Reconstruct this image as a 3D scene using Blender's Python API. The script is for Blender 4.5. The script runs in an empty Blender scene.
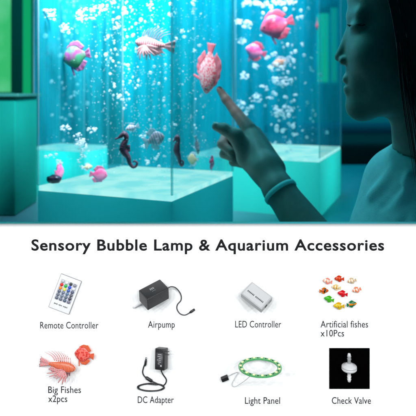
import bpy, bmesh, math, random
import numpy as np
from mathutils import Vector, Matrix, Euler
R = math.radians
random.seed(7)
SC = bpy.context.scene
C = SC.collection
F = 560.0; CAMZ = 1.2; HOR = 90.0

# ------------------------------------------------------------- camera, world, light, exposure
cam = bpy.data.objects.new('camera', bpy.data.cameras.new('camera')); C.objects.link(cam)
cam.location = (0, 0, CAMZ); cam.rotation_euler = (R(90), 0, 0)
cam.data.sensor_width = 36; cam.data.lens = 36 * F / 416; cam.data.shift_y = -(208 - HOR) / 416
cam.data.clip_start = 0.02; cam.data.clip_end = 60
cam.data.dof.use_dof = True; cam.data.dof.focus_distance = 0.685; cam.data.dof.aperture_fstop = 8.5
SC.camera = cam
w = bpy.data.worlds.new('World'); SC.world = w; w.use_nodes = True
w.node_tree.nodes['Background'].inputs[0].default_value = (0.0, 0.34, 0.50, 1)
w.node_tree.nodes['Background'].inputs[1].default_value = 0.135
SC.view_settings.view_transform = 'Standard'; SC.view_settings.look = 'None'
SC.view_settings.exposure = 0; SC.view_settings.gamma = 1
SC.render.engine = 'CYCLES'
SC.cycles.transparent_max_bounces = 24
SC.cycles.caustics_reflective = False; SC.cycles.caustics_refractive = False

def area(name, loc, rot, sx, sy, power, col):
    l = bpy.data.lights.new(name, 'AREA'); l.shape = 'RECTANGLE'; l.size = sx; l.size_y = sy
    l.energy = power; l.color = col
    o = bpy.data.objects.new(name, l); C.objects.link(o); o.location = loc; o.rotation_euler = rot
    return o
# blue-teal ceiling light; wall and green fills added to brighten the dark sensory room
area('ceiling_light', (0.6, 2.6, 2.75), (R(0), 0, 0), 2.2, 1.2, 17, (0.0, 0.72, 0.95))
area('wall_fill_light', (0.0, 3.2, 2.7), (R(40), 0, 0), 3.0, 0.3, 13, (0.0, 0.70, 0.92))
area('green_fill_light', (-1.9, 2.0, 2.6), (R(0), R(-10), 0), 0.8, 0.8, 11, (0.0, 1.0, 0.55))

ZTAB = .8822
YB = 0.66            # front face of the white board
BTOP = CAMZ - (224 - HOR) / F * YB
def masked_fill_spot(name, loc, power):
    """added projector: masked at top and sides to the white board, so nothing above the board is lit"""
    l = bpy.data.lights.new(name, 'SPOT'); l.energy = power; l.shadow_soft_size = 0.004
    l.spot_size = R(75); l.spot_blend = 0.15; l.use_nodes = True
    o = bpy.data.objects.new(name, l); C.objects.link(o); o.location = loc
    tgt = Vector((0, YB, 0.90)); d = tgt - Vector(loc)
    q = d.to_track_quat('-Z', 'Y'); o.rotation_euler = q.to_euler()
    nt = l.node_tree; N = nt.nodes; Lk = nt.links
    em = N['Emission']
    geo = N.new('ShaderNodeNewGeometry')
    # world direction from lamp to point = Incoming on a lamp; plane test against the board's top edge
    def dot(vec):
        n = N.new('ShaderNodeVectorMath'); n.operation = 'DOT_PRODUCT'
        Lk.new(geo.outputs['Incoming'], n.inputs[0]); n.inputs[1].default_value = vec; return n
    e = Vector((0, YB, BTOP - 0.001)) - Vector(loc)
    nrm = Vector((1, 0, 0)).cross(e).normalized()      # normal of plane through lamp and top edge
    if nrm.z < 0: nrm = -nrm
    dn = dot(tuple(nrm))
    ss = N.new('ShaderNodeMath'); ss.operation = 'MULTIPLY'; ss.inputs[1].default_value = SIGN * 1400
    Lk.new(dn.outputs['Value'], ss.inputs[0])
    cl = N.new('ShaderNodeMath'); cl.operation = 'ADD'; cl.inputs[1].default_value = 0.0; cl.use_clamp = True
    Lk.new(ss.outputs[0], cl.inputs[0]); 
    cur = cl.outputs[0]
    for side in (-1, 1):                                # side masks
        e2 = Vector((side*(bw_half+.004), YB, .9)) - Vector(loc); n2 = Vector((0, 0, 1)).cross(e2).normalized()
        if n2.x*side < 0: n2 = -n2
        d2 = dot(tuple(n2)); m2 = N.new('ShaderNodeMath'); m2.operation = 'MULTIPLY'; m2.inputs[1].default_value = SIGN*1400; m2.use_clamp = True
        Lk.new(d2.outputs['Value'], m2.inputs[0]); m3 = N.new('ShaderNodeMath'); m3.operation = 'MULTIPLY'
        Lk.new(cur, m3.inputs[0]); Lk.new(m2.outputs[0], m3.inputs[1]); cur = m3.outputs[0]
    Lk.new(cur, em.inputs['Strength'])
    return o
SIGN = -1; bw_half = 215 * YB / F
for i in range(6):
    for j in range(3):
        masked_fill_spot('board_fill', (-1.0+.4*i+.13*(j % 2), -0.5-.12*j, 1.42+.33*j), 9.2)  # unseen lamps, added to turn the board white

# ------------------------------------------------------------- helpers
def P(px, py, y): return Vector(((px - 208) / F * y, y, CAMZ - (py - HOR) / F * y))
def B(px, py, d=0.0): return P(px, py, YB - d)
U = YB / F           # metres per photo pixel on the board

def mat(name, col, rough=0.5, metal=0.0, c2=None, scale=40, bump=0.0, spec=0.5, alpha=1.0, coat=0.0, bscale=200, trans=0.0):
    m = bpy.data.materials.new(name); m.use_nodes = True
    nt = m.node_tree; b = nt.nodes['Principled BSDF']
    b.inputs['Base Color'].default_value = (*col, 1); b.inputs['Roughness'].default_value = rough
    b.inputs['Metallic'].default_value = metal; b.inputs['Specular IOR Level'].default_value = spec
    b.inputs['Coat Weight'].default_value = coat
    tc = nt.nodes.new('ShaderNodeTexCoord')
    if c2:
        n = nt.nodes.new('ShaderNodeTexNoise'); n.inputs['Scale'].default_value = scale; n.inputs['Detail'].default_value = 5
        nt.links.new(tc.outputs['Object'], n.inputs['Vector'])
        r = nt.nodes.new('ShaderNodeValToRGB'); r.color_ramp.elements[0].position = .35; r.color_ramp.elements[1].position = .65
        r.color_ramp.elements[0].color = (*col, 1); r.color_ramp.elements[1].color = (*c2, 1)
        nt.links.new(n.outputs['Fac'], r.inputs[0]); nt.links.new(r.outputs[0], b.inputs['Base Color'])
    if bump:
        n = nt.nodes.new('ShaderNodeTexNoise'); n.inputs['Scale'].default_value = bscale; n.inputs['Detail'].default_value = 4
        nt.links.new(tc.outputs['Object'], n.inputs['Vector'])
        bp = nt.nodes.new('ShaderNodeBump'); bp.inputs['Strength'].default_value = bump; bp.inputs['Distance'].default_value = 0.001
        nt.links.new(n.outputs['Fac'], bp.inputs['Height']); nt.links.new(bp.outputs[0], b.inputs['Normal'])
    if trans:
        tr = nt.nodes.new('ShaderNodeBsdfTranslucent'); tr.inputs[0].default_value = (*col, 1)
        mx = nt.nodes.new('ShaderNodeMixShader'); mx.inputs[0].default_value = trans
        nt.links.new(b.outputs[0], mx.inputs[1]); nt.links.new(tr.outputs[0], mx.inputs[2])
        nt.links.new(mx.outputs[0], nt.nodes['Material Output'].inputs[0])
    return m

def emis(name, col, s, c2=None, scale=8):
    m = bpy.data.materials.new(name); m.use_nodes = True; nt = m.node_tree; nt.nodes.remove(nt.nodes['Principled BSDF'])
    e = nt.nodes.new('ShaderNodeEmission'); e.inputs[0].default_value = (*col, 1); e.inputs[1].default_value = s
    if c2:
        tc = nt.nodes.new('ShaderNodeTexCoord'); n = nt.nodes.new('ShaderNodeTexNoise'); n.inputs['Scale'].default_value = scale
        nt.links.new(tc.outputs['Object'], n.inputs['Vector'])
        r = nt.nodes.new('ShaderNodeValToRGB'); r.color_ramp.elements[0].position = .4; r.color_ramp.elements[1].position = .62
        r.color_ramp.elements[0].color = (*col, 1); r.color_ramp.elements[1].color = (*c2, 1)
        nt.links.new(n.outputs['Fac'], r.inputs[0]); nt.links.new(r.outputs[0], e.inputs[0])
    nt.links.new(e.outputs[0], nt.nodes['Material Output'].inputs[0]); return m

def clear(name, tint, gloss=0.07, haze=0.0, hazecol=(0, .5, .6)):
    """clear acrylic sheet: transparent, a little gloss, optional haze painting in the glow of water and lit edges"""
    m = bpy.data.materials.new(name); m.use_nodes = True; nt = m.node_tree; nt.nodes.remove(nt.nodes['Principled BSDF'])
    t = nt.nodes.new('ShaderNodeBsdfTransparent'); t.inputs[0].default_value = (*tint, 1)
    g = nt.nodes.new('ShaderNodeBsdfGlossy'); g.inputs['Roughness'].default_value = 0.03
    fr = nt.nodes.new('ShaderNodeFresnel'); fr.inputs[0].default_value = 1.25
    mx = nt.nodes.new('ShaderNodeMixShader'); nt.links.new(fr.outputs[0], mx.inputs[0])
    nt.links.new(t.outputs[0], mx.inputs[1]); nt.links.new(g.outputs[0], mx.inputs[2]); out = mx
    if haze:
        d = nt.nodes.new('ShaderNodeBsdfDiffuse'); d.inputs[0].default_value = (*hazecol, 1)
        tl = nt.nodes.new('ShaderNodeBsdfTranslucent'); tl.inputs[0].default_value = (*hazecol, 1)
        a = nt.nodes.new('ShaderNodeMixShader'); nt.links.new(d.outputs[0], a.inputs[1]); nt.links.new(tl.outputs[0], a.inputs[2])
        tc = nt.nodes.new('ShaderNodeTexCoord'); mp = nt.nodes.new('ShaderNodeMapping'); mp.inputs['Scale'].default_value = (1.3, 1.3, .10)
        n = nt.nodes.new('ShaderNodeTexNoise'); n.inputs['Scale'].default_value = 26; n.inputs['Detail'].default_value = 7
        nt.links.new(tc.outputs['Object'], mp.inputs[0]); nt.links.new(mp.outputs[0], n.inputs['Vector'])
        mr = nt.nodes.new('ShaderNodeMapRange'); mr.inputs[1].default_value = .3; mr.inputs[2].default_value = .7
        mr.inputs[3].default_value = haze * .45; mr.inputs[4].default_value = min(1, haze * 1.6)
        nt.links.new(n.outputs['Fac'], mr.inputs[0])
        m2 = nt.nodes.new('ShaderNodeMixShader'); nt.links.new(mr.outputs[0], m2.inputs[0])
        nt.links.new(mx.outputs[0], m2.inputs[1]); nt.links.new(a.outputs[0], m2.inputs[2]); out = m2
    nt.links.new(out.outputs[0], nt.nodes['Material Output'].inputs[0]); return m

def obj(name, bm_or_me, m, parent=None, smooth=True):
    if isinstance(bm_or_me, bmesh.types.BMesh):
        me = bpy.data.meshes.new(name); bm_or_me.to_mesh(me); bm_or_me.free()
    else: me = bm_or_me
    if m: me.materials.append(m)
    if smooth: me.shade_smooth()
    o = bpy.data.objects.new(name, me); C.objects.link(o)
    if parent: o.parent = parent
    return o
def tag(o, label, cat, group=None, kind=None):
    if label: o['label'] = label
    if cat: o['category'] = cat
    if group: o['group'] = group
    if kind: o['kind'] = kind
    return o
def thing(name, label, cat, loc=(0, 0, 0), rot=(0, 0, 0), group=None):
    o = bpy.data.objects.new(name, None); C.objects.link(o); o.empty_display_size = .02
    o.location = loc; o.rotation_euler = rot; return tag(o, label, cat, group)

def box(bm, c, s, M=None, bev=0.0):
    t = bmesh.new(); bmesh.ops.create_cube(t, size=1)
    bmesh.ops.scale(t, vec=s, verts=t.verts)
    if bev: bmesh.ops.bevel(t, geom=t.edges[:], offset=bev, segments=3, affect='EDGES', profile=.6)
    bmesh.ops.translate(t, vec=c, verts=t.verts)
    if M: t.transform(M)
    me = bpy.data.meshes.new('t'); t.to_mesh(me); t.free(); bm.from_mesh(me); bpy.data.meshes.remove(me); return bm
def boxm(c, s, bev=0.0, M=None): return box(bmesh.new(), c, s, M, bev)

def catmull(pts, n=8):
    pts = [Vector(p) for p in pts]; q = [pts[0]] + pts + [pts[-1]]; out = []
    for i in range(1, len(q) - 2):
        a, b, c, d = q[i-1:i+3]
        for k in range(n):
            t = k / n
            out.append(.5 * ((2*b) + (c-a)*t + (2*a-5*b+4*c-d)*t*t + (3*b-a-3*c+d)*t**3))
    out.append(pts[-1]); return out
def sweep(bm, pts, radii, seg=10, smooth=0, flat=None):
    """tube along points, radii a number or a list, closed ends"""
    if smooth:
        n0 = len(pts); P2 = catmull(pts, smooth)
        if not isinstance(radii, (int, float)):
            radii = [radii[min(n0-1, int(i/smooth))]*(1-(i % smooth)/smooth) + radii[min(n0-1, int(i/smooth)+1)]*((i % smooth)/smooth) for i in range(len(P2))]
        pts = P2
    pts = [Vector(p) for p in pts]
    if isinstance(radii, (int, float)): radii = [radii] * len(pts)
    up = Vector((0.13, 0.9, 0.31)); rings = []
    for i, p in enumerate(pts):
        t = (pts[min(i+1, len(pts)-1)] - pts[max(i-1, 0)]).normalized()
        a = t.cross(up)
        if a.length < 1e-4: a = t.cross(Vector((1, 0, 0)))
        a.normalize(); b = t.cross(a).normalized(); up = b.cross(t) if False else up
        rings.append([bm.verts.new(p + (a*math.cos(2*math.pi*k/seg) + b*math.sin(2*math.pi*k/seg)) * radii[i]) for k in range(seg)])
    for i in range(len(rings)-1):
        for k in range(seg):
            bm.faces.new((rings[i][k], rings[i][(k+1) % seg], rings[i+1][(k+1) % seg], rings[i+1][k]))
    bm.faces.new(rings[0][::-1]); bm.faces.new(rings[-1]); return bm
def ball(bm, c, r, s=(1, 1, 1), sub=2, M=None):
    mt = Matrix.Translation(c) @ Matrix.Diagonal((r*s[0], r*s[1], r*s[2], 1))
    if M: mt = M @ mt
    bmesh.ops.create_icosphere(bm, subdivisions=sub, radius=1, matrix=mt); return bm

# ------------------------------------------------------------- the room (far and dark)
wall_m = mat('wall_paint', (0.30, 0.42, 0.46), .9, c2=(.24, .36, .42), scale=1.2)
floor_m = mat('floor_vinyl', (0.10, 0.16, 0.18), .5, c2=(.08, .13, .15), scale=3)
tag(obj('floor', boxm((0, 1.5, -.05), (8, 8, .1)), floor_m, smooth=False), None, None, kind='structure')
tag(obj('back_wall', boxm((0, 4.3, 1.5), (8, .1, 3)), wall_m, smooth=False), 'blue-lit plain wall far behind the bubble lamps', 'wall')
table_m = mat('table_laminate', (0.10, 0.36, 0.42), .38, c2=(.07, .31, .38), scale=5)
tb = thing('table', 'long teal table top carrying the bubble lamps', 'table', (0.3, 1.6, 0))
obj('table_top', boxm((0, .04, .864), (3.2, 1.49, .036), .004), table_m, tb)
for sx in (-1.5, 1.5):
    for sy in (-.62, .70): obj('leg', boxm((sx, sy, .423), (.05, .05, .846), .004), mat('table_leg', (.1, .12, .13), .4), tb)

# dark upholstered seats beyond the table
sofa_m = mat('dark_upholstery', (.004, .006, .010), .8, bump=.4)
sk = thing('sofa', 'low black sofa standing beyond the table, right of the second tank', 'sofa', P(383, 142, 2.75) * 1.0)
sk.location.z = 0
zt = P(0, 137, 2.75).z
obj('backrest', boxm((0, .30, zt/2+.02), (1.1, .16, zt+.06), .04), mat('blue_upholstery', (.02, .07, .12), .8), sk)
obj('seat', boxm((0, -.02, zt-.10), (.96, .5, .2), .03), sofa_m, sk)
obj('frame', boxm((0, 0, (zt-.22)/2), (.92, .46, zt-.22), .01), sofa_m, sk)
for s in (-1, 1): obj('armrest', boxm((s*.52, -.02, zt/2+.0), (.10, .5, zt+.02), .03), mat('grey_upholstery', (.03, .10, .13), .8), sk)

# far glowing green bubble lamps
green_e = emis('green_lamp_glow', (.06, .80, .26), .62, (.16, .95, .42), 5)
plinth_m = mat('plinth_teal', (.02, .40, .33), .5)
def far_lamp(px, wpx, y, top, bot, label, em):
    x0 = P(px, 0, y).x; zt = P(0, top, y).z; zb = P(0, bot, y).z; wd = wpx / F * y
    t = thing('column_lamp', label, 'lamp', (x0, y, 0), (0, 0, R(20)), 'green column lamps far behind')
    b = bmesh.new(); bmesh.ops.create_cone(b, cap_ends=True, segments=24, radius1=wd/2, radius2=wd/2, depth=zt-zb, matrix=Matrix.Translation((0, 0, (zt+zb)/2)))
    obj('tube', b, em, t)
    b = bmesh.new(); bmesh.ops.create_cone(b, cap_ends=True, segments=24, radius1=wd*.62, radius2=wd*.58, depth=.05, matrix=Matrix.Translation((0, 0, zt+.026)))
    obj('cap', b, mat('cap', (.02, .08, .07), .4), t)
    obj('plinth', boxm((0, 0, zb/2-.002), (wd*1.5, wd*1.5, zb-.006), .01), plinth_m, t)
far_lamp(3, 15, 2.9, -60, 92, 'wide bright green glowing column lamp at the far left edge', green_e)
far_lamp(27, 8, 3.3, -40, 96, 'thin green glowing column lamp just left of the near tank', emis('green_dim', (.01, .8, .3), .45))
far_lamp(323, 11, 3.4, 14, 82, 'short green glowing lamp seen through the right side of the second tank', emis('green_soft', (.02, .9, .32), .72))
far_lamp(334, 6, 3.6, 8, 82, 'slim green glowing lamp nearest the nose of the person', emis('green_soft2', (.02, .9, .42), .5))
cb = thing('cabinet', 'dim green cabinet block left of the near tank, below the glowing columns', 'cabinet', (-.885, 1.5, ZTAB))
zc = P(0, 97, 1.41).z - ZTAB
obj('carcass', boxm((0, 0, zc/2), (.80, .18, zc-.002), .004), mat('cabinet_green', (.002, .26, .20), .85, c2=(.002, .19, .15), scale=3, spec=.08), cb)
obj('worktop', boxm((0, 0, zc+.004), (.82, .20, .008), .002), mat('cabinet_top', (.02, .16, .13), .4), cb)
fsn = thing('dark_backdrop', 'dark green screen panel added for the dark tone between the glowing green columns', 'backdrop', (P(20, 0, 3.8).x, 3.8, 0))  # made-up dark panel, added to darken the gap between the columns
for k in range(2): obj('backdrop_panel', boxm((-.32+.42*k, (k % 2)*.03, 1.3), (.40, .03, 2.6), .005), mat('backdrop_green', (.01, .10, .085), .7), fsn)

# ------------------------------------------------------------- bubble lamp tanks
FL = Vector((-.926, .377, 0)); FR = Vector((.377, .926, 0))
ZF = CAMZ - 106 / F * .9             # level of the lit floor
ZT = 0.882                           # table surface
wallfront = clear('clear_acrylic', (.90, .985, .99))
wallback = clear('water_glow_acrylic', (.75, .96, .98), haze=.46, hazecol=(.01, .66, .80))  # rear wall haze stands in for the glowing, streaked water
wallback_c = clear('water_glow_acrylic_mild', (.80, .97, .98), haze=.28, hazecol=(.02, .70, .82))
wallback2 = clear('water_glow_acrylic_far', (.55, .90, .95), haze=.34, hazecol=(.005, .56, .78))
seam_m = clear('bright_edge', (.7, .97, .98), haze=.28, hazecol=(.6, .97, 1.0))  # pale haze paints in the bright-lit edges of the acrylic
plate_m = emis('light_plate_glow', (.46, 1.0, .97), .92, (.26, .88, .90), 22)
plate_edge = emis('light_plate_edge', (.25, .95, .90), .62)
lid_m = emis('lid_fill_glow', (.12, .86, 1.0), 12.0)  # added fill glow for the tank tops, out of view
def frost(name, col):
    m = mat(name, col, .45, c2=tuple(c*.88 for c in col), scale=6); nt = m.node_tree
    tl = nt.nodes.new('ShaderNodeBsdfTranslucent'); tl.inputs[0].default_value = (*col, 1)
    mx = nt.nodes.new('ShaderNodeMixShader'); mx.inputs[0].default_value = .6
    nt.links.new(nt.nodes['Principled BSDF'].outputs[0], mx.inputs[1]); nt.links.new(tl.outputs[0], mx.inputs[2])
    nt.links.new(mx.outputs[0], nt.nodes['Material Output'].inputs[0]); return m
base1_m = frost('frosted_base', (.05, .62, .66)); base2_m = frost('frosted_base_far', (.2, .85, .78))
def tank(Fc, lf, lr, H, label, bm_, wb, pw, bcol, sp):
    """Fc: near corner on the table; local x runs to the right corner, local y to the left corner"""
    ang = math.atan2(FR.y, FR.x)
    t = thing('bubble_lamp', label, 'bubble lamp', (Fc.x, Fc.y, ZT), (0, 0, ang))
    h0 = ZF - ZT; e = .004
    # frosted plinth, open on top so that its own lamp shines into it: four walls and a bottom
    b = bmesh.new(); tk = .0015
    for c, s in (((lr/2, 0, h0/2), (lr, tk, h0-.012)), ((lr/2, lf, h0/2), (lr, tk, h0-.012)), ((0, lf/2, h0/2), (tk, lf-2*tk, h0-.012)), ((lr, lf/2, h0/2), (tk, lf-2*tk, h0-.012))):
        vs = None
        if s[0] > s[1]: pts = [(c[0]-s[0]/2, c[1], .0), (c[0]+s[0]/2, c[1], 0), (c[0]+s[0]/2, c[1], h0-.010), (c[0]-s[0]/2, c[1], h0-.010)]
        else: pts = [(c[0], 0, 0), (c[0], lf, 0), (c[0], lf, h0-.010), (c[0], 0, h0-.010)]
        b.faces.new([b.verts.new(p) for p in pts])
    bmesh.ops.remove_doubles(b, verts=b.verts, dist=1e-5)
    obj('plinth', b, bm_, t, False)
    obj('light_plate', boxm((lr/2, lf/2, h0-.005), (lr-.002, lf-.002, .009), .0008), plate_m, t, False)
    def face(name, pts, m):
        b = bmesh.new(); b.faces.new([b.verts.new(p) for p in pts]); o = obj(name, b, m, t, False)
        return o
    z0 = h0; z1 = h0 + H
    face('left_wall', [(0, 0, z0), (0, lf, z0), (0, lf, z1), (0, 0, z1)], wallfront).name = 'front_wall'
    face('side_wall', [(0, 0, z0), (lr, 0, z0), (lr, 0, z1), (0, 0, z1)], wallfront)
    face('rear_wall', [(lr, 0, z0), (lr, lf, z0), (lr, lf, z1), (lr, 0, z1)], wb)
    face('rear_wall', [(0, lf, z0), (lr, lf, z0), (lr, lf, z1), (0, lf, z1)], wallback_c if wb is wallback else wb)
    for x, y in ((0, 0), (lr, 0), (0, lf), (lr, lf)):
        obj('corner_seam', boxm((x, y, (z0+z1)/2), (.0032, .0032, H-.002), .0008), seam_m, t)
    obj('lid', boxm((lr/2, lf/2, z1+.012), (lr+.01, lf+.01, .024), .003), mat('lid_plastic', (.02, .03, .035), .4), t)
    face('lid_fill', [(.02, .02, z1-.001), (lr-.02, .02, z1-.001), (lr-.02, lf-.02, z1-.001), (.02, lf-.02, z1-.001)], lid_m)  # added glowing underside, unseen, lights the tank from above
    # fill strip, added unseen under the front edge of the lid, aimed back and down over the toys
    a = bpy.data.lights.new('toy_fill_strip', 'AREA'); a.shape = 'RECTANGLE'; a.size = .20; a.size_y = .03; a.energy = sp; a.color = (1, .80, .90); a.spread = R(78)
    ao = bpy.data.objects.new('toy_fill_strip', a); C.objects.link(ao); ao.parent = t; ao.location = (.03, .03, z1-.012)
    ao.rotation_euler = Vector((.30, .60, -.80)).to_track_quat('-Z', 'Y').to_euler()
    # the lamp in the plinth
    l = bpy.data.lights.new('plinth_lamp', 'POINT'); l.energy = pw; l.color = bcol; l.shadow_soft_size = .03
    o = bpy.data.objects.new('plinth_lamp', l); C.objects.link(o); o.parent = t; o.location = (lr*.5, lf*.5, h0*.75)
    M = Matrix.Translation((Fc.x, Fc.y, ZF)) @ Matrix.Rotation(ang, 4, 'Z')
    return M, lr, lf
F1 = P(172, 0, .9); T1 = tank(F1, .2655, .2916, .66, 'near clear acrylic tank of seahorses and pink fish on a dim teal plinth', base1_m, wallback, .20, (0, .50, .66), 7.5)
_l = bpy.data.lights.new('discus_fill_spot', 'SPOT'); _l.energy = 14; _l.color = (1, .78, .84); _l.spot_size = R(21); _l.spot_blend = .7; _l.shadow_soft_size = .02  # unseen spot, added only to brighten the pink discus
_o = bpy.data.objects.new('discus_fill_spot', _l); C.objects.link(_o); _o.location = (-.12, .965, 1.64); _o.rotation_euler = (Vector((0, 1.09, 1.235))-Vector(_o.location)).to_track_quat('-Z', 'Y').to_euler()
F2 = P(319.5, 0, 1.39); T2 = tank(F2, .339, .335, .80, 'second acrylic tank further back, on a bright glowing aqua plinth behind the raised hand', base2_m, wallback2, .80, (.0, .93, .88), 8.0)
F3 = P(84, 0, 1.62); T3 = tank(F3, .18, .125, .6, 'slim third tank seen through the left part of the near tank', base2_m, wallback2, .4, (0, .9, .9), .4)

# bubbles: tiny ones, rising plumes and blurry clusters, nobody could count them
bub_m = mat('bubble_silver', (.90, .98, 1.0), .12, spec=.9, trans=.45)
_nt = bub_m.node_tree; _lw = _nt.nodes.new('ShaderNodeLayerWeight'); _lw.inputs[0].default_value = .35
_mr = _nt.nodes.new('ShaderNodeMapRange'); _mr.inputs[3].default_value = .28; _mr.inputs[4].default_value = 1.0; _mr.inputs[2].default_value = .6
_tr = _nt.nodes.new('ShaderNodeBsdfTransparent'); _mx = _nt.nodes.new('ShaderNodeMixShader'); _o = _nt.nodes['Material Output']; _src = _o.inputs[0].links[0].from_socket
_nt.links.new(_lw.outputs['Facing'], _mr.inputs[0]); _nt.links.new(_mr.outputs[0], _mx.inputs[0]); _nt.links.new(_tr.outputs[0], _mx.inputs[1]); _nt.links.new(_src, _mx.inputs[2]); _nt.links.new(_mx.outputs[0], _o.inputs[0])
def bubbles(T, label, plumes, tiny, rmax, seed):
    M, lr, lf = T; rnd = random.Random(seed); b = bmesh.new()
    def add(p, r, sub=1):
        q = M @ Vector(p)
        mt = Matrix.Translation(q) @ Euler((rnd.random()*3, rnd.random()*3, 0)).to_matrix().to_4x4() @ Matrix.Diagonal((r*rnd.uniform(.8, 1.25), r*rnd.uniform(.8, 1.25), r*rnd.uniform(.55, 1), 1))
        bmesh.ops.create_icosphere(b, subdivisions=sub, radius=1, matrix=mt)
    for k in range(tiny):
        add((rnd.uniform(.01, lr-.01), rnd.uniform(.01, lf-.01), rnd.uniform(.005, .42)), rnd.uniform(.0003, .0009))
    for (u, v, z0, z1, n, sp, rr) in plumes:
        for k in range(n):
            z = rnd.uniform(z0, z1); a = rnd.gauss(0, sp); c = rnd.gauss(0, sp)
            add((min(lr-.012, max(.012, u*lr+a)), min(lf-.012, max(.012, v*lf+c)), z), rnd.uniform(.25, 1)**2*rr, 2)
    return tag(obj('bubbles', b, bub_m), label, 'bubbles', kind='stuff')
bubbles(T1, 'silvery bubbles rising through the near tank', [(.45, .35, .0, .42, 110, .014, .0034), (.6, .75, .12, .4, 150, .022, .0036), (.3, .55, .18, .42, 90, .02, .003), (.8, .2, .02, .42, 60, .015, .003)], 1900, .004, 3)
bubbles(T2, 'large soft white bubbles rising in the second tank behind the hand', [(.5, .45, .0, .5, 90, .03, .007), (.35, .3, .02, .5, 60, .02, .0055), (.15, .08, .02, .45, 26, .006, .004)], 500, .008, 5)
bubbles(T3, 'faint bubbles in the third tank far behind', [(.5, .5, .0, .5, 120, .03, .006)], 200, .008, 9)
def cluster(px, py, y, wpx, hpx, n, seed):
    rnd = random.Random(seed); b = bmesh.new(); c = P(px, py, y); s = y / F
    for k in range(n):
        a = rnd.uniform(0, 6.28); r = math.sqrt(rnd.random())
        p = c + Vector((math.cos(a)*r*wpx/2*s, rnd.uniform(-.008, .008), math.sin(a)*r*hpx/2*s))
        ball(b, p, rnd.uniform(.3, 1.75)*s*.95, (rnd.uniform(.8, 1.3), 1, rnd.uniform(.5, .9)), 2)
    return b
CL2 = [(239, 22, 9, 7), (247, 25, 10, 8), (241, 40, 10, 8), (284, 82, 20, 10), (256, 98, 13, 9), (264, 88, 9, 6), (270, 97, 10, 5), (277, 67, 17, 9), (255, 66, 8, 6), (244, 76, 9, 8), (241, 103, 8, 11),
       (283, 111, 19, 11), (277, 113, 12, 7), (284, 130, 6, 5), (291, 124, 7, 5), (294, 135, 6, 4), (289, 143, 5, 4), (289, 152, 8, 6), (252, 107, 4, 4), (327, 131, 4, 5), (320, 78, 4, 9), (285, 2, 26, 7), (262, 4, 22, 6), (246, 4, 9, 9), (299, 18, 5, 4), (246, 113, 5, 3), (268, 58, 5, 4), (295, 95, 4, 4), (303, 44, 3, 3)]
b = bmesh.new()
for i, (px, py, wp, hp) in enumerate(CL2):
    t_ = cluster(px, py, 1.52 if px < 310 else 1.48, wp, hp, max(6, int(wp*hp/4)), 40+i); me = bpy.data.meshes.new('t'); t_.to_mesh(me); t_.free(); b.from_mesh(me); bpy.data.meshes.remove(me)
tag(obj('bubbles', b, bub_m), 'bright clumps of white bubbles behind the pointing hand', 'bubbles', kind='stuff')
CL1 = [(50, 14, 14, 12), (85, 15, 22, 16), (66, 28, 14, 10), (100, 8, 14, 9), (150, 6, 8, 12), (170, 10, 5, 14), (141, 136, 8, 5), (144, 146, 7, 5), (148, 161, 6, 7), (123, 136, 8, 6), (52, 155, 12, 6), (59, 162, 9, 5), (78, 140, 10, 14), (84, 148, 10, 20), (80, 163, 4, 10), (176, 124, 5, 4), (178, 138, 4, 4), (199, 46, 4, 4), (193, 6, 6, 16), (92, 130, 9, 8), (66, 128, 9, 12), (183, 32, 4, 12)]
b = bmesh.new()
for i, (px, py, wp, hp) in enumerate(CL1):
    t_ = cluster(px, py, 1.02 if px < 172 else 1.03, wp, hp, max(4, int(wp*hp/5)), 140+i); me = bpy.data.meshes.new('t'); t_.to_mesh(me); t_.free(); b.from_mesh(me); bpy.data.meshes.remove(me)
tag(obj('bubbles', b, bub_m), 'clumps of white bubbles around the fish of the near tank', 'bubbles', kind='stuff')

# ------------------------------------------------------------- fish
def fishmat(name, c1, c2, scale=60, mode='bands', trans=0.0, c3=None):
    m = bpy.data.materials.new(name); m.use_nodes = True; nt = m.node_tree; b = nt.nodes['Principled BSDF']
    b.inputs['Roughness'].default_value = .32; b.inputs['Specular IOR Level'].default_value = .4
    tc = nt.nodes.new('ShaderNodeTexCoord')
    if mode in ('bands', 'rows'):
        t = nt.nodes.new('ShaderNodeTexWave'); t.bands_direction = 'X' if mode == 'bands' else 'Z'
        t.inputs['Scale'].default_value = scale; t.inputs['Distortion'].default_value = 2.2; t.inputs['Detail'].default_value = 2
    elif mode == 'spots':
        t = nt.nodes.new('ShaderNodeTexVoronoi'); t.inputs['Scale'].default_value = scale
    else:
        t = nt.nodes.new('ShaderNodeTexNoise'); t.inputs['Scale'].default_value = scale
    nt.links.new(tc.outputs['Object'], t.inputs['Vector'])
    r = nt.nodes.new('ShaderNodeValToRGB'); r.color_ramp.elements[0].position = .38; r.color_ramp.elements[1].position = .56
    r.color_ramp.elements[0].color = (*c1, 1); r.color_ramp.elements[1].color = (*c2, 1)
    if c3:
        e = r.color_ramp.elements.new(.8); e.color = (*c3, 1)
    out = t.outputs['Distance'] if mode == 'spots' else t.outputs['Fac']
    nt.links.new(out, r.inputs[0]); nt.links.new(r.outputs[0], b.inputs['Base Color'])
    if trans:
        tl = nt.nodes.new('ShaderNodeBsdfTranslucent'); nt.links.new(r.outputs[0], tl.inputs[0])
        mx = nt.nodes.new('ShaderNodeMixShader'); mx.inputs[0].default_value = trans
        nt.links.new(b.outputs[0], mx.inputs[1]); nt.links.new(tl.outputs[0], mx.inputs[2]); nt.links.new(mx.outputs[0], nt.nodes['Material Output'].inputs[0])
    return m
eye_m = mat('fish_eye', (.01, .01, .012), .08, coat=1)
def interp(xs, ys, x): return float(np.interp(x, xs, ys))
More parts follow.
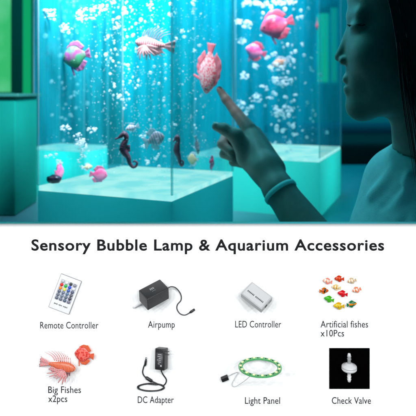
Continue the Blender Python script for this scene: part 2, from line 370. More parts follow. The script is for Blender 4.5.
def loft_body(L, H, T, prof, n=22, seg=20):
    """nose at +x; prof: (x 0..1 from nose to tail, top, bottom, thickness)"""
    b = bmesh.new(); xs = [p[0] for p in prof]; rings = []
    for i in range(n+1):
        u = (1-math.cos(math.pi*i/n))/2
        tp = interp(xs, [p[1] for p in prof], u)*H; bt = interp(xs, [p[2] for p in prof], u)*H; th = interp(xs, [p[3] for p in prof], u)*T
        x = L*(.5-u); ring = []
        for k in range(seg):
            a = 2*math.pi*k/seg; s = math.sin(a); c = math.cos(a)
            z = tp*s if s > 0 else bt*s
            ring.append(b.verts.new((x, th*c*abs(c)**.1, z)))
        rings.append(ring)
    for i in range(n):
        for k in range(seg): b.faces.new((rings[i][k], rings[i][(k+1) % seg], rings[i+1][(k+1) % seg], rings[i+1][k]))
    b.faces.new(rings[0][::-1]); b.faces.new(rings[-1])
    bmesh.ops.smooth_vert(b, verts=b.verts, factor=.5, use_axis_x=True, use_axis_y=True, use_axis_z=True)
    bmesh.ops.recalc_face_normals(b, faces=b.faces)
    return b
def fin(base, tips, ruffle=.0, th=.0004, notch=.0, y0=0.0, rows=6):
    """a rayed fin between a base line and a tip line (x, z pairs), rays alternate in y"""
    b = bmesh.new(); n = len(base)*4; g = []
    def at(l, t):
        q = t*(len(l)-1); i = min(int(q), len(l)-2); f = q-i
        return (l[i][0]*(1-f)+l[i+1][0]*f, l[i][1]*(1-f)+l[i+1][1]*f, (l[i][2] if len(l[i]) > 2 else 0)*(1-f)+(l[i+1][2] if len(l[i+1]) > 2 else 0)*f)
    for side in (1, -1):
        gg = []
        for i in range(n+1):
            t = i/n; p = at(base, t); q = at(tips, t); row = []
            for r in range(rows+1):
                s = r/rows*(1-(notch if i % 2 else 0)); yy = ruffle*s*math.sin(i*1.57+.6)
                row.append(b.verts.new((p[0]*(1-s)+q[0]*s, y0+p[2]*(1-s)+q[2]*s+yy+side*th*(1.2-s), p[1]*(1-s)+q[1]*s)))
            gg.append(row)
        g.append(gg)
        for i in range(n):
            for r in range(rows): b.faces.new((gg[i][r], gg[i+1][r], gg[i+1][r+1], gg[i][r+1]))
    A, Bq = g
    loop = [(i, 0) for i in range(n+1)] + [(n, r) for r in range(1, rows+1)] + [(i, rows) for i in range(n-1, -1, -1)] + [(0, r) for r in range(rows-1, 0, -1)]
    for k in range(len(loop)):
        i, r = loop[k]; j, s = loop[(k+1) % len(loop)]
        b.faces.new((A[i][r], A[j][s], Bq[j][s], Bq[i][r]))
    bmesh.ops.recalc_face_normals(b, faces=b.faces); return b
PRO = {
 'discus': [(0, .04, .04, .15), (.06, .17, .15, .45), (.2, .36, .33, .85), (.42, .5, .5, 1), (.65, .46, .46, .8), (.85, .24, .24, .4), (1, .10, .10, .18)],
 'clown': [(0, .08, .06, .3), (.08, .25, .2, .6), (.25, .42, .36, .95), (.45, .5, .46, 1), (.7, .36, .34, .7), (.9, .17, .17, .3), (1, .15, .15, .2)],
 'slim': [(0, .06, .06, .3), (.1, .28, .25, .7), (.3, .46, .46, 1), (.6, .4, .36, .8), (.9, .16, .16, .3), (1, .12, .12, .2)],
 'lion': [(0, .12, .10, .4), (.08, .32, .3, .8), (.25, .5, .46, 1), (.5, .46, .4, .9), (.8, .26, .22, .5), (1, .14, .14, .25)]}
def fish(label, loc, L, kind='clown', H=None, body=None, fins=None, yaw=0, roll=0, pitch=0, cat='toy fish', group=None, T=None):
    H = H or L * {'discus': .92, 'clown': .62, 'slim': .42, 'lion': .42}[kind]; T = T or L*.11
    t = thing('toy_fish', label, cat, loc, (roll, pitch, yaw), group)
    obj('body', loft_body(L, H, T, PRO[kind]), body, t)
    h = H
    if kind == 'discus':
        obj('dorsal_fin', fin([(.28*L, .40*h), (.08*L, .49*h), (-.15*L, .45*h), (-.38*L, .22*h)], [(.22*L, .50*h), (.02*L, .66*h), (-.30*L, .66*h), (-.52*L, .34*h)], L*.012, L*.008, .06), fins, t)
        obj('anal_fin', fin([(.15*L, -.44*h), (.0*L, -.49*h), (-.18*L, -.44*h), (-.38*L, -.22*h)], [(.10*L, -.52*h), (-.04*L, -.66*h), (-.30*L, -.64*h), (-.52*L, -.32*h)], L*.012, L*.008, .06), fins, t)
        obj('tail_fin', fin([(-.46*L, .10*h), (-.46*L, -.10*h)], [(-.72*L, .24*h), (-.66*L, 0), (-.72*L, -.24*h)][::2], L*.012, L*.008, .08), fins, t)
        obj('pelvic_fin', fin([(.22*L, -.38*h), (.14*L, -.44*h)], [(.16*L, -.80*h), (.10*L, -.78*h)], L*.006, L*.008), fins, t)
    elif kind == 'lion':
        for i in range(9):
            x = (.30-.075*i)*L; lean = -.05-.035*i
            b = bmesh.new(); hh = (.42+.5*math.sin(math.pi*(i+1)/10))*h
            sweep(b, [(x, 0, .40*h), (x+lean*L*.4, .003*L, .40*h+hh*.6), (x+lean*L*1.3, 0, .40*h+hh)], [L*.016, L*.012, L*.004], 6, 3)
            obj('dorsal_spine', b, fins, t)
        for s in (-1, 1):
            for i in range(9):
                a = R(-175+i*17); b = bmesh.new(); r0 = .10*L; r1 = (.42+.09*math.sin(i*1.3))*L
                bx, bz = .10*L, -.10*h
                sweep(b, [(bx+math.cos(a)*r0*.3, s*T*.9, bz+math.sin(a)*r0*.3), (bx+math.cos(a)*r1*.55, s*(T+.10*L), bz+math.sin(a)*r1*.55), (bx+math.cos(a)*r1-.08*L, s*(T+.13*L), bz+math.sin(a)*r1)], [L*.020, L*.036, L*.010], 6, 3)
                obj('pectoral_ray', b, fins, t)
        obj('tail_fin', fin([(-.47*L, .12*h), (-.47*L, -.12*h)], [(-.86*L, .52*h), (-.86*L, -.52*h)], L*.02, L*.008, .08), fins, t)
        obj('anal_fin', fin([(-.15*L, -.32*h), (-.38*L, -.18*h)], [(-.26*L, -.78*h), (-.50*L, -.5*h)], L*.01, L*.008, .1), fins, t)
    else:
        obj('dorsal_fin', fin([(.20*L, .43*h), (-.02*L, .46*h), (-.30*L, .26*h)], [(.12*L, .62*h), (-.10*L, .80*h), (-.46*L, .52*h)], L*.012, L*.010, .1), fins, t)
        obj('anal_fin', fin([(.02*L, -.44*h), (-.14*L, -.36*h), (-.34*L, -.20*h)], [(-.04*L, -.68*h), (-.22*L, -.68*h), (-.46*L, -.40*h)], L*.012, L*.010, .1), fins, t)
        obj('tail_fin', fin([(-.46*L, .15*h), (-.46*L, -.15*h)], [(-.76*L, .46*h), (-.76*L, -.46*h)], L*.015, L*.010, .1), fins, t)
        for s in (-1, 1):
            obj('pectoral_fin', fin([(.16*L, .04*h, s*T*.9), (.15*L, -.16*h, s*T*.9)], [(-.06*L, .06*h, s*T*1.9), (-.04*L, -.34*h, s*T*2.0)], L*.01, L*.008, .1), fins, t)
    ex = (.5-.12)*L if kind != 'discus' else .37*L
    for s in (-1, 1):
        b = bmesh.new(); ball(b, (ex, s*T*(.50 if kind != 'discus' else .50), .06*h), L*.038, (1, .6, 1), 2); obj('eye', b, eye_m, t)
    return t

pinkA = fishmat('pink_discus', (.95, .16, .22), (.97, .72, .72), 260, 'spots', trans=.35); pinkA_f = fishmat('pink_discus_fin', (.95, .18, .25), (.9, .35, .4), 300, trans=.4)
rose = fishmat('rose_discus', (.85, .06, .18), (.92, .16, .28), 40, 'noise'); rose_f = fishmat('rose_fin', (.85, .10, .22), (.92, .25, .35), 200, trans=.4)
hot = fishmat('hot_pink', (.95, .10, .36), (.96, .30, .55), 60, 'noise'); hot_f = fishmat('hot_pink_fin', (.95, .2, .45), (.95, .45, .65), 200, trans=.4)
white = fishmat('white_fish', (.85, .92, .95), (.35, .62, .85), 70); white_f = fishmat('white_fin', (.85, .95, .97), (.6, .8, .9), 200, trans=.5)
lionp = fishmat('pale_lion', (.95, .80, .80), (.85, .22, .25), 75); lionp_f = fishmat('pale_lion_fin', (.95, .85, .85), (.9, .5, .5), 120, trans=.4)
purp = fishmat('violet_green', (.45, .12, .42), (.08, .5, .25), 45, 'noise'); purp_f = fishmat('violet_fin', (.8, .25, .5), (.5, .3, .6), 200, trans=.4)
beige = fishmat('beige_fish', (.75, .62, .30), (.3, .45, .35), 80); orange = fishmat('orange_fish', (.9, .6, .5), (.85, .3, .12), 60)
sw = R(0)
def ws(px, y): return px * y / F
fish('pink spotted discus fish hanging nose down by the raised fingertip', P(208, 73, 1.09), ws(42, 1.09), 'discus', body=pinkA, fins=pinkA_f, pitch=R(100), yaw=R(-52), H=ws(30, 1.09))
fish('pale lionfish with fanned rays high in the near tank, centre', P(150, 44, 1.03), ws(32, 1.03), 'lion', body=lionp, fins=lionp_f, yaw=R(160), pitch=R(-8))
fish('violet and green discus fish at the upper left of the near tank', P(74, 57, 1.06), ws(24, 1.12), 'discus', body=purp, fins=purp_f, yaw=R(165), pitch=R(12))
fish('blue and white striped angelfish right of the dark seahorse', P(156, 139, .99), ws(17, .99), 'clown', body=white, fins=white_f, yaw=R(10), pitch=R(-20), H=ws(16, .99))
fish('small white fish swimming above the dark seahorse', P(131, 128, 1.02), ws(11, 1.02), 'clown', body=white, fins=white_f, yaw=R(200), pitch=R(15))
fish('slender white fish just left of the curled fingers', P(197, 147, 1.06), ws(16, 1.06), 'slim', body=white, fins=white_f, yaw=R(60), pitch=R(75))
fish('bright pink round fish lying on the lit floor of the near tank', P(100, 175, 1.04), ws(15, 1.04), 'discus', body=hot, fins=hot_f, yaw=R(25), pitch=R(10))
fish('narrow pink fish seen head-on at the left end of the lit floor', P(60, 172, 1.055), ws(13, 1.10), 'discus', body=hot, fins=hot_f, yaw=R(72), H=ws(14, 1.1))
fish('small beige fish beside the bright pink fish on the lit floor', P(88, 167, 1.12), ws(9, 1.12), 'clown', body=beige, fins=white_f, yaw=R(30))
fish('beige striped fish low behind the side wall of the near tank', P(192, 159, 1.10), ws(12, 1.10), 'discus', body=beige, fins=white_f, yaw=R(140))
fish('rose pink fish low down, mostly hidden by the curled fingers', P(212, 163, 1.12), ws(12, 1.12), 'discus', body=hot, fins=hot_f, yaw=R(70), pitch=R(20))
fish('large rose red discus fish high in the second tank', P(274, 26, 1.55), ws(30, 1.55), 'discus', body=rose, fins=rose_f, yaw=R(192), pitch=R(18), H=ws(23, 1.55))
fish('plump pink fish below the large rose discus', P(254, 51, 1.53), ws(18, 1.53), 'discus', body=hot, fins=rose_f, yaw=R(190), pitch=R(-16), H=ws(15, 1.53))
fish('pale orange fish among white bubbles in the second tank', P(279, 63, 1.56), ws(14, 1.56), 'clown', body=orange, fins=white_f, yaw=R(170), pitch=R(20))
fish('tiny narrow pink fish at the right corner edge of the second tank', P(317, 25, 1.66), ws(10, 1.66), 'slim', body=rose, fins=rose_f, yaw=R(75), pitch=R(80))

# seahorses and a stone
sea_m = mat('seahorse_brown', (.14, .09, .16), .5, c2=(.22, .12, .17), scale=250, bump=.5, bscale=900)
def seahorse(px, py, y, h, label, flip=1, sq=1.0):
    s = h * y / F / 36
    t = thing('seahorse', label, 'toy seahorse', P(px, py, y), (0, 0, R(0)), None)
    f = flip * sq
    pts = [(-9, 10), (-6, 11), (-3, 13), (0, 15), (2, 13), (2, 9), (0, 5), (-1, 0), (1, -4), (4, -8), (5, -12), (6, -15), (9, -18), (12, -17), (13, -14), (10.5, -12), (9, -13.5)]
    rad = [.9, 1.0, 2.3, 3.0, 2.8, 2.6, 3.6, 4.2, 3.8, 2.8, 2.3, 2.0, 1.7, 1.4, 1.2, .9, .6]
    b = bmesh.new(); q = catmull([(x*s*f, 0, z*s) for x, z in pts], 5)
    rr = []
    for i in range(len(q)):
        k = i/5; a = int(k); fr = k-a; v = rad[a]*(1-fr)+rad[min(a+1, len(rad)-1)]*fr
        rr.append(v*s*(1+.10*(1 if i % 2 else -1))*.92)
    sweep(b, q, rr, 12)
    obj('body', b, sea_m, t)
    obj('dorsal_fin', fin([(1.8*s*f, 3.5*s), (2.6*s*f, -3*s)], [(6.2*s*f, 4.5*s), (6.6*s*f, -2.5*s)], s*.4, s*.35, .15), sea_m, t)
    b = bmesh.new()
    for k in range(4): ball(b, ((-1+k*1.3)*s*f, 0, (17.2-.4*k*k*.5)*s), s*.8, (.7, .7, 1.7), 1)
    obj('crest', b, sea_m, t)
    b = bmesh.new(); ball(b, (-1.5*s*f, -2.6*s, 14.6*s), s*.7, sub=2); obj('eye', b, eye_m, t)
seahorse(124, 149, .98, 36, 'dark brown seahorse with coiled tail above the lit floor, left of the blue angelfish')
seahorse(177, 150, 1.02, 31, 'slimmer copy of the dark seahorse, standing for its refracted image at the near corner edge', 1, .55)  # added copy for the refracted view of the first seahorse
b = bmesh.new(); ball(b, (0, 0, 0), 1, (.0135, .011, .0085), 3)
for v in b.verts: v.co *= 1 + .10*math.sin(v.co.x*500+v.co.z*300)*math.cos(v.co.y*420)
st = obj('stone', b, mat('black_stone', (.01, .012, .02), .3, c2=(.03, .02, .06), scale=200)); st.location = P(54, 183, 1.03) + Vector((0, 0, .000)); st.location.z = ZF+.006
tag(st, 'small black stone in the left corner of the lit tank floor', 'stone')

# ------------------------------------------------------------- signed-distance bodies
class Field:
    def __init__(s, lo, hi, h):
        s.lo = np.array(lo, float); s.h = h; s.n = np.ceil((np.array(hi)-s.lo)/h).astype(int)+1
        s.v = np.full(s.n, .05, np.float32)
    def region(s, lo, hi):
        a = np.clip(np.floor((np.array(lo)-s.lo)/s.h).astype(int), 0, s.n); b = np.clip(np.ceil((np.array(hi)-s.lo)/s.h).astype(int)+1, 0, s.n)
        if np.any(b <= a): return None
        sl = tuple(slice(a[i], b[i]) for i in range(3))
        g = [s.lo[i]+s.h*np.arange(a[i], b[i]) for i in range(3)]
        return sl, g[0][:, None, None], g[1][None, :, None], g[2][None, None, :]
    def smin(s, sl, d, k):
        o = s.v[sl]; hh = np.clip(.5+.5*(o-d)/k, 0, 1); s.v[sl] = (o*(1-hh)+d*hh-k*hh*(1-hh)).astype(np.float32)
    def cone(s, a, b, ra, rb, k=.006, sub=False):
        a = np.array(a, float); b = np.array(b, float); m = max(ra, rb)+.03
        r = s.region(np.minimum(a, b)-m, np.maximum(a, b)+m)
        if not r: return
        sl, X, Y, Z = r; ab = b-a; L2 = (ab**2).sum()+1e-12
        t = np.clip(((X-a[0])*ab[0]+(Y-a[1])*ab[1]+(Z-a[2])*ab[2])/L2, 0, 1)
        d = np.sqrt((X-a[0]-t*ab[0])**2+(Y-a[1]-t*ab[1])**2+(Z-a[2]-t*ab[2])**2)-(ra+(rb-ra)*t)
        if sub: s.smax(sl, -d, k)
        else: s.smin(sl, d, k)
    def smax(s, sl, d, k):
        o = s.v[sl]; hh = np.clip(.5-.5*(o-d)/k, 0, 1); s.v[sl] = (o*(1-hh)+d*hh+k*hh*(1-hh)).astype(np.float32)
    def ell(s, c, rad, k=.01, M=None, sub=False):
        c = np.array(c, float); rad = np.array(rad, float); m = rad.max()+.03; r = s.region(c-m, c+m)
        if not r: return
        sl, X, Y, Z = r; x, y, z = X-c[0], Y-c[1], Z-c[2]
        if M is not None: x, y, z = [M[i][0]*x+M[i][1]*y+M[i][2]*z for i in range(3)]
        k0 = np.sqrt((x/rad[0])**2+(y/rad[1])**2+(z/rad[2])**2); k1 = np.sqrt((x/rad[0]**2)**2+(y/rad[1]**2)**2+(z/rad[2]**2)**2)+1e-9
        d = k0*(k0-1)/k1
        if sub: s.smax(sl, -d, k)
        else: s.smin(sl, d, k)
    def mesh(s, name, flt=None):
        v = s.v; n = v.shape; ins = v < 0
        cs = np.zeros((n[0]-1, n[1]-1, n[2]-1, 3), np.float32); cnt = np.zeros(cs.shape[:3], np.float32)
        for ax in range(3):
            a = [slice(None)]*3; b = [slice(None)]*3; a[ax] = slice(0, -1); b[ax] = slice(1, None)
            va, vb = v[tuple(a)], v[tuple(b)]; ch = (va < 0) != (vb < 0)
            t = np.where(ch, va/(va-vb+1e-20), 0)
            o1, o2 = [i for i in range(3) if i != ax]
            for d1 in (0, 1):
                for d2 in (0, 1):
                    sl = [None]*3; sl[ax] = slice(None); sl[o1] = slice(d1, n[o1]-1+d1); sl[o2] = slice(d2, n[o2]-1+d2)
                    c = ch[tuple(sl)]; tt = t[tuple(sl)]
                    cnt += c; cs[..., ax] += c*tt; cs[..., o1] += c*d1; cs[..., o2] += c*d2
        act = cnt > 0; idx = np.full(act.shape, -1, np.int64); idx[act] = np.arange(act.sum())
        ijk = np.argwhere(act); co = s.lo+s.h*(ijk+cs[act]/cnt[act][:, None]); quads = []
        for ax in range(3):
            o1, o2 = [(1, 2), (2, 0), (0, 1)][ax]
            a = [slice(None)]*3; b = [slice(None)]*3; a[ax] = slice(0, -1); b[ax] = slice(1, None)
            sa = ins[tuple(a)]; sb = ins[tuple(b)]; e = np.argwhere(sa != sb)
            e = e[(e[:, o1] > 0) & (e[:, o2] > 0) & (e[:, o1] < n[o1]-1) & (e[:, o2] < n[o2]-1)]
            fl = sa[tuple(e.T)]
            def q(d1, d2):
                f = e.copy(); f[:, o1] -= d1; f[:, o2] -= d2; return idx[tuple(f.T)]
            Q = np.stack([q(1, 1), q(0, 1), q(0, 0), q(1, 0)], 1); Q[~fl] = Q[~fl][:, ::-1]; quads.append(Q)
        Q = np.concatenate(quads); me = bpy.data.meshes.new(name)
        me.from_pydata(co.tolist(), [], Q.tolist()); me.update(); return me

# head frame: pixel offsets at Y=.78, turned slightly away from the camera
HY = .785; HC = P(412, 30, HY); hs = HY / F; YAW = R(12)
def Hd(px, py, dy=0.0):
    dx = (px-412)*hs; dz = -(py-30)*hs; c, s_ = math.cos(YAW), math.sin(YAW)
    return HC + Vector((dx*c+dy*s_, -dx*s_+dy*c, dz))
HM = [[math.cos(YAW), -math.sin(YAW), 0], [math.sin(YAW), math.cos(YAW), 0], [0, 0, 1]]
fd = Field((.005, .67, .76), (.50, 1.12, 1.345), .0022)
fd.ell(Hd(425, -2), (.094, .074, .094), .01, HM)
fd.ell(Hd(388, 50), (.058, .060, .084), .02, HM)
fd.ell(Hd(392, -8), (.060, .062, .050), .02, HM)
for s in (-1, 1):
    fd.cone(Hd(365, 107, s*.012), Hd(418, 84, s*.050), .015, .018, .03)
    fd.ell(Hd(374, 56, s*.032), (.026, .024, .024), .02, HM)        # cheek
    fd.cone(Hd(356, 15, s*.008), Hd(362, 17, s*.036), .009, .010, .012)   # brow ridge
    fd.ell(Hd(360, 28, s*.030), (.013, .016, .009), .006, HM)        # lids
fd.ell(Hd(359, 107), (.014, .017, .014), .014, HM)
fd.cone(Hd(356, 26), Hd(341, 56), .0075, .0068, .010)
for s in (-1, 1): fd.ell(Hd(346, 60, s*.010), (.008, .006, .006), .005, HM)
fd.ell(Hd(362, 83), (.020, .028, .024), .015, HM)
fd.cone(Hd(348, 79, -.010), Hd(348, 79, .010), .0052, .0052, .006)
fd.cone(Hd(350, 89.5, -.009), Hd(350, 89.5, .009), .0060, .0060, .006)
fd.ell(Hd(347, 84.3), (.004, .018, .0008), .003, HM, sub=True)
# neck, trunk
fd.cone(Hd(424, 70), P(436, 175, .79), .050, .056, .02)
fd.cone(P(405, 182, .83), P(462, 200, .755), .044, .05, .03)
fd.ell(P(440, 265, .80), (.12, .095, .15), .03)
# right arm (the far one): shoulder, elbow, wrist
SH = P(402, 185, .835); EL = P(366, 312, .825); WR = P(279, 190, .94)
fd.cone(SH, EL, .044, .036, .02); mid = EL.lerp(WR, .45)
fd.cone(EL, mid, .036, .038, .012); fd.cone(mid, WR, .037, .0255, .012)
# hand
def hp(px, py, y): return P(px, py, y)
def chain(pts, rad, k=.004):
    for i in range(len(pts)-1): fd.cone(pts[i], pts[i+1], rad[i], rad[i+1], k)
fd.cone(WR, hp(266, 168, .975), .0255, .026, .010)
fd.cone(hp(266, 168, .975), hp(250, 132, 1.035), .026, .016, .010)
fd.cone(hp(272, 170, .985), hp(254, 134, 1.055), .024, .016, .010)
fd.cone(hp(268, 176, .97), hp(247, 158, 1.005), .022, .019, .010)      # thumb heel
chain([hp(248, 128, 1.036), hp(236, 112.5, 1.055), hp(226, 99.5, 1.066), hp(219.5, 89.5, 1.074)], [.0135, .0102, .0086, .0066])
chain([hp(247, 155, 1.002), hp(236, 136, 1.005), hp(224, 129, 1.010), hp(216, 126.5, 1.014)], [.018, .0135, .0100, .0080], .006)
chain([hp(249, 134, 1.055), hp(226, 138, 1.060), hp(222, 144, 1.045), hp(231, 152, 1.030)], [.0130, .0100, .0090, .0078])
chain([hp(253, 142, 1.065), hp(226, 149, 1.068), hp(224, 154, 1.052), hp(234, 159, 1.035)], [.0125, .0095, .0085, .0074])
chain([hp(258, 150, 1.072), hp(234, 158, 1.070), hp(233, 162, 1.055), hp(243, 165, 1.040)], [.0115, .0085, .0075, .0066])
skin_m = mat('skin', (.28, .21, .18), .5, c2=(.24, .18, .155), scale=60, bump=.25, bscale=900)
skin_m.node_tree.nodes['Principled BSDF'].inputs['Subsurface Weight'].default_value = .08
skin_m.node_tree.nodes['Principled BSDF'].inputs['Subsurface Scale'].default_value = .008
person = thing('person', 'dark-haired person in a light shirt leaning in, pointing at the near tank', 'person', (.33, .82, 0))
def pin(o):
    o.parent = person; o.matrix_parent_inverse = Matrix.Translation(person.location).inverted(); return o
bd = pin(obj('body', fd.mesh('body'), skin_m))
sm = bd.modifiers.new('smooth', 'SMOOTH'); sm.factor = .5; sm.iterations = 3
# legs and lower trunk below the table, out of view
b = bmesh.new()
# shirt
fs = Field((.19, .665, .76), (.52, 1.0, 1.17), .0028)
fs.cone(P(402, 186, .835), P(366, 305, .825), .0535, .050, .02)
fs.cone(P(407, 184, .83), P(462, 205, .765), .052, .056, .03)
fs.ell(P(440, 268, .80), (.128, .101, .155), .03)
fs.cone(P(430, 171, .79), P(440, 202, .80), .061, .080, .02)
fs.cone(Hd(424, 70), P(436, 152, .785), .0525, .0555, .004, sub=True)
# folds across the shoulder and sleeve
rn = random.Random(4)
for a, b_, r_ in ((P(372, 196, .79), P(398, 168, .775), .006), (P(376, 215, .785), P(404, 196, .765), .005), (P(392, 222, .765), P(408, 176, .745), .006), (P(366, 228, .79), P(384, 214, .78), .005)):
    fs.cone(a, b_, r_, r_*.6, .012)
for a, b_, r_ in ((P(382, 206, .765), P(400, 188, .752), .003), (P(404, 222, .735), P(413, 180, .728), .003)):
    fs.cone(a, b_, r_, r_, .008, sub=True)
shirt_m = mat('shirt_cotton', (.62, .66, .68), .85, c2=(.56, .6, .64), scale=90, bump=.35, bscale=700)
sh = pin(obj('shirt', fs.mesh('shirt'), shirt_m)); sm = sh.modifiers.new('smooth', 'SMOOTH'); sm.factor = .5; sm.iterations = 4
# trousers down to the floor
b = bmesh.new(); sweep(b, [(.36, .79, .80), (.36, .79, .6), (.36, .78, .45)], [.11, .12, .10], 20)
for s in (-1, 1): sweep(b, [(.36+s*.03, .79+s*.06, .50), (.36+s*.05, .79+s*.07, .25), (.37+s*.05, .79+s*.07, .03)], [.085, .06, .045], 16)
pin(obj('trousers', b, mat('trousers', (.02, .03, .06), .8)))
# hair
fh = Field((.20, .67, 1.02), (.56, .92, 1.40), .0026)
fh.ell(Hd(446, -6), (.098, .084, .104), .01, HM)
fh.ell(Hd(428, -40), (.090, .078, .052), .02, HM)
for s in (-1, 1):
    fh.cone(Hd(402, -25, s*.050), Hd(413, 40, s*.060), .034, .028, .012)
    fh.cone(Hd(413, 40, s*.060), Hd(424, 98, s*.052), .028, .024, .012)
    fh.cone(Hd(424, 98, s*.052), Hd(430, 165, s*.050), .025, .028, .012)
fh.cone(Hd(470, 30), Hd(490, 110), .05, .035, .02)
hair_m = mat('hair_black', (.006, .005, .006), .42, bump=.9, bscale=160)
nt = hair_m.node_tree
for n in nt.nodes:
    if n.type == 'TEX_NOISE':
        mp = nt.nodes.new('ShaderNodeMapping'); mp.inputs['Scale'].default_value = (4, 4, .25)
        tc = [q for q in nt.nodes if q.type == 'TEX_COORD'][0]
        nt.links.new(tc.outputs['Object'], mp.inputs[0]); nt.links.new(mp.outputs[0], n.inputs['Vector'])
ho = pin(obj('hair', fh.mesh('hair'), hair_m)); sm = ho.modifiers.new('smooth', 'SMOOTH'); sm.factor = .5; sm.iterations = 4
b = bmesh.new()     # loose strands along the temple
for k in range(150):
    t = rn.random(); x0 = 378+34*t+rn.uniform(-3, 3); w_ = rn.uniform(-4, 4); e_ = 60+80*rn.random()
    sweep(b, [Hd(x0, -50, -.070), Hd(x0+3, -10, -.083), Hd(x0+12+w_*.4, 35, -.0865), Hd(x0+18+w_, 35+e_*.4, -.083), Hd(x0+30+w_*.8, 35+e_, -.076)], [.0007, .0007, .0007, .0006, .0002], 4, 4)
pin(obj('hair_strand', b, hair_m))
b = bmesh.new()
for k in range(60):
    s = -1; t = rn.random(); q = Hd(356+t*12, 13-3*math.sin(t*3)+rn.uniform(-1.4, 1.4), s*(.012+t*.026)-.008)
    sweep(b, [q, q+Vector((.004+.003*t, -.0012, .0006-.002*t))], [.0005, .0002], 4)
pin(obj('eyebrow', b, hair_m))
b = bmesh.new()
for k in range(34):
    t = k/33; q = Hd(353.5+t*11, 27.5+1.3*math.sin(t*3.1), -(.020+t*.024)-.006)
    sweep(b, [q, q+Vector((-.0045+.002*t, -.0022, .0002)), q+Vector((-.0085+.004*t, -.003, .003))], [.0006, .0005, .0002], 4)
pin(obj('eyelashes', b, hair_m))
b = bmesh.new(); ball(b, Hd(359.5, 29.0, -.0310), .0080, sub=3); pin(obj('eye', b, mat('eyeball', (.25, .25, .25), .1)))
b = bmesh.new(); sweep(b, [Hd(350.6, 81.4, -.017), Hd(348.2, 80.6, -.006), Hd(348.0, 80.6, .004)], [.0020, .0040, .003], 8, 4); sweep(b, [Hd(351.6, 86.8, -.015), Hd(349.6, 87.8, -.005), Hd(349.4, 87.8, .004)], [.0024, .0048, .0035], 8, 4)
pin(obj('lips', b, mat('lips', (.26, .09, .08), .75, spec=.2)))
# nails of thumb and index
nail_m = mat('nail', (.62, .40, .36), .2)
def nail(c, d, up, L_, W_):
    d = d.normalized(); up = (up-d*up.dot(d)).normalized(); s_ = d.cross(up)
    Mx = Matrix.Translation(c) @ Matrix((d, s_, up)).transposed().to_4x4(); b = bmesh.new(); ball(b, (0, 0, 0), 1, (L_, W_, .0016), 3, Mx); pin(obj('nail', b, nail_m))
nail(hp(216.5, 123.3, 1.011), hp(216, 126.5, 1.014)-hp(224, 129, 1.01), Vector((0, -.35, 1)), .0062, .0048)
nail(hp(222.7, 90.0, 1.071), hp(219.5, 89.5, 1.074)-hp(226, 99.5, 1.066), Vector((1, -.2, .5)), .0060, .0042)
# wristband: worn, so it is its own thing
axis = (WR - mid).normalized(); a1 = axis.cross(Vector((0, 1, 0))).normalized(); a2 = axis.cross(a1)
wc = mid.lerp(WR, .965); b = bmesh.new(); seg = 48; prof = [(.0288, -.0042), (.0300, -.0034), (.0303, 0), (.0300, .0034), (.0288, .0042), (.0265, .003), (.0265, -.003)]
rings = [[b.verts.new((a1*math.cos(2*math.pi*k/seg)+a2*math.sin(2*math.pi*k/seg))*r_+axis*z_) for r_, z_ in prof] for k in range(seg)]
for k in range(seg):
    for j in range(len(prof)): b.faces.new((rings[k][j], rings[(k+1) % seg][j], rings[(k+1) % seg][(j+1) % len(prof)], rings[k][(j+1) % len(prof)]))
bmesh.ops.recalc_face_normals(b, faces=b.faces)
wb_ = obj('wristband', b, mat('silicone_aqua', (.30, .72, .70), .5)); wb_.location = wc
tag(wb_, 'pale aqua silicone band around the wrist of the raised arm', 'wristband')

# ------------------------------------------------------------- the white board with its printing
board_m = mat('board_white', (.93, .93, .93), .85, spec=.2)
ink = mat('ink_black', (.006, .006, .007), .7, spec=.2); ink2 = mat('ink_grey', (.025, .025, .027), .7, spec=.2)
bw = 430*U
bd_ = thing('display_board', 'large white printed board of accessories standing in front of the bubble lamps', 'display board', (0, YB, 0))
obj('panel', boxm((0, .006, BTOP/2+.01), (bw, .012, BTOP-.02), .0006), board_m, bd_, False)
for s in (-1, 1): obj('foot', boxm((s*.18, .006, .009), (.03, .24, .018), .003), mat('foot', (.2, .2, .2), .4), bd_)
def text(s, x0, x1, base, cap, m, name, bold=0.0, ref='H'):
    cu = bpy.data.curves.new('t', 'FONT'); cu.body = s; cu.size = 1; cu.offset = bold; cu.space_character = 1.08 if bold > .01 else 1.03; cu.resolution_u = 4
    o = bpy.data.objects.new('t', cu); C.objects.link(o)
    c3 = bpy.data.curves.new('r', 'FONT'); c3.body = ref; c3.size = 1; r = bpy.data.objects.new('r', c3); C.objects.link(r)
    bpy.context.view_layer.update(); dg = bpy.context.evaluated_depsgraph_get()
    me = bpy.data.meshes.new_from_object(o.evaluated_get(dg)); mr = bpy.data.meshes.new_from_object(r.evaluated_get(dg))
    xs = [v.co.x for v in me.vertices]; ch = max(v.co.y for v in mr.vertices)
    sx = (x1-x0)*U/(max(xs)-min(xs)); sy = cap*U/ch; mnx = min(xs)
    q = P(x0, base, YB)
    for v in me.vertices: v.co = Vector((q.x+(v.co.x-mnx)*sx, -.0004, q.z+v.co.y*sy))
    bpy.data.objects.remove(o); bpy.data.objects.remove(r)
    me.name = name
    return obj(name, me, m, bd_, False)
text('Sensory Bubble Lamp & Aquarium Accessories', 31.5, 384, 250.2, 10.6, ink, 'heading', .022)
for s, x0, x1, bs in (('Remote Controller', 40.3, 98.5, 328.3), ('Airpump', 148, 174.8, 327.5), ('LED Controller', 235.2, 281.2, 327.3), ('Artificial fishes', 320.5, 368, 327.3), ('x10Pcs', 320.5, 344, 336.3),
                      ('Big Fishes', 48.3, 81, 392.8), ('x2pcs', 48.3, 67.3, 401.8), ('DC Adapter', 137.8, 173.8, 402.8), ('Light Panel', 245, 280, 403.6), ('Check Valve', 331.8, 370.8, 403.6)):
    text(s, x0, x1, bs, 6.6, ink2, 'caption', .004)

# ------------------------------------------------------------- accessories mounted on the board
def frame(o, ax, az):
    """orientation from two board directions"""
    return o
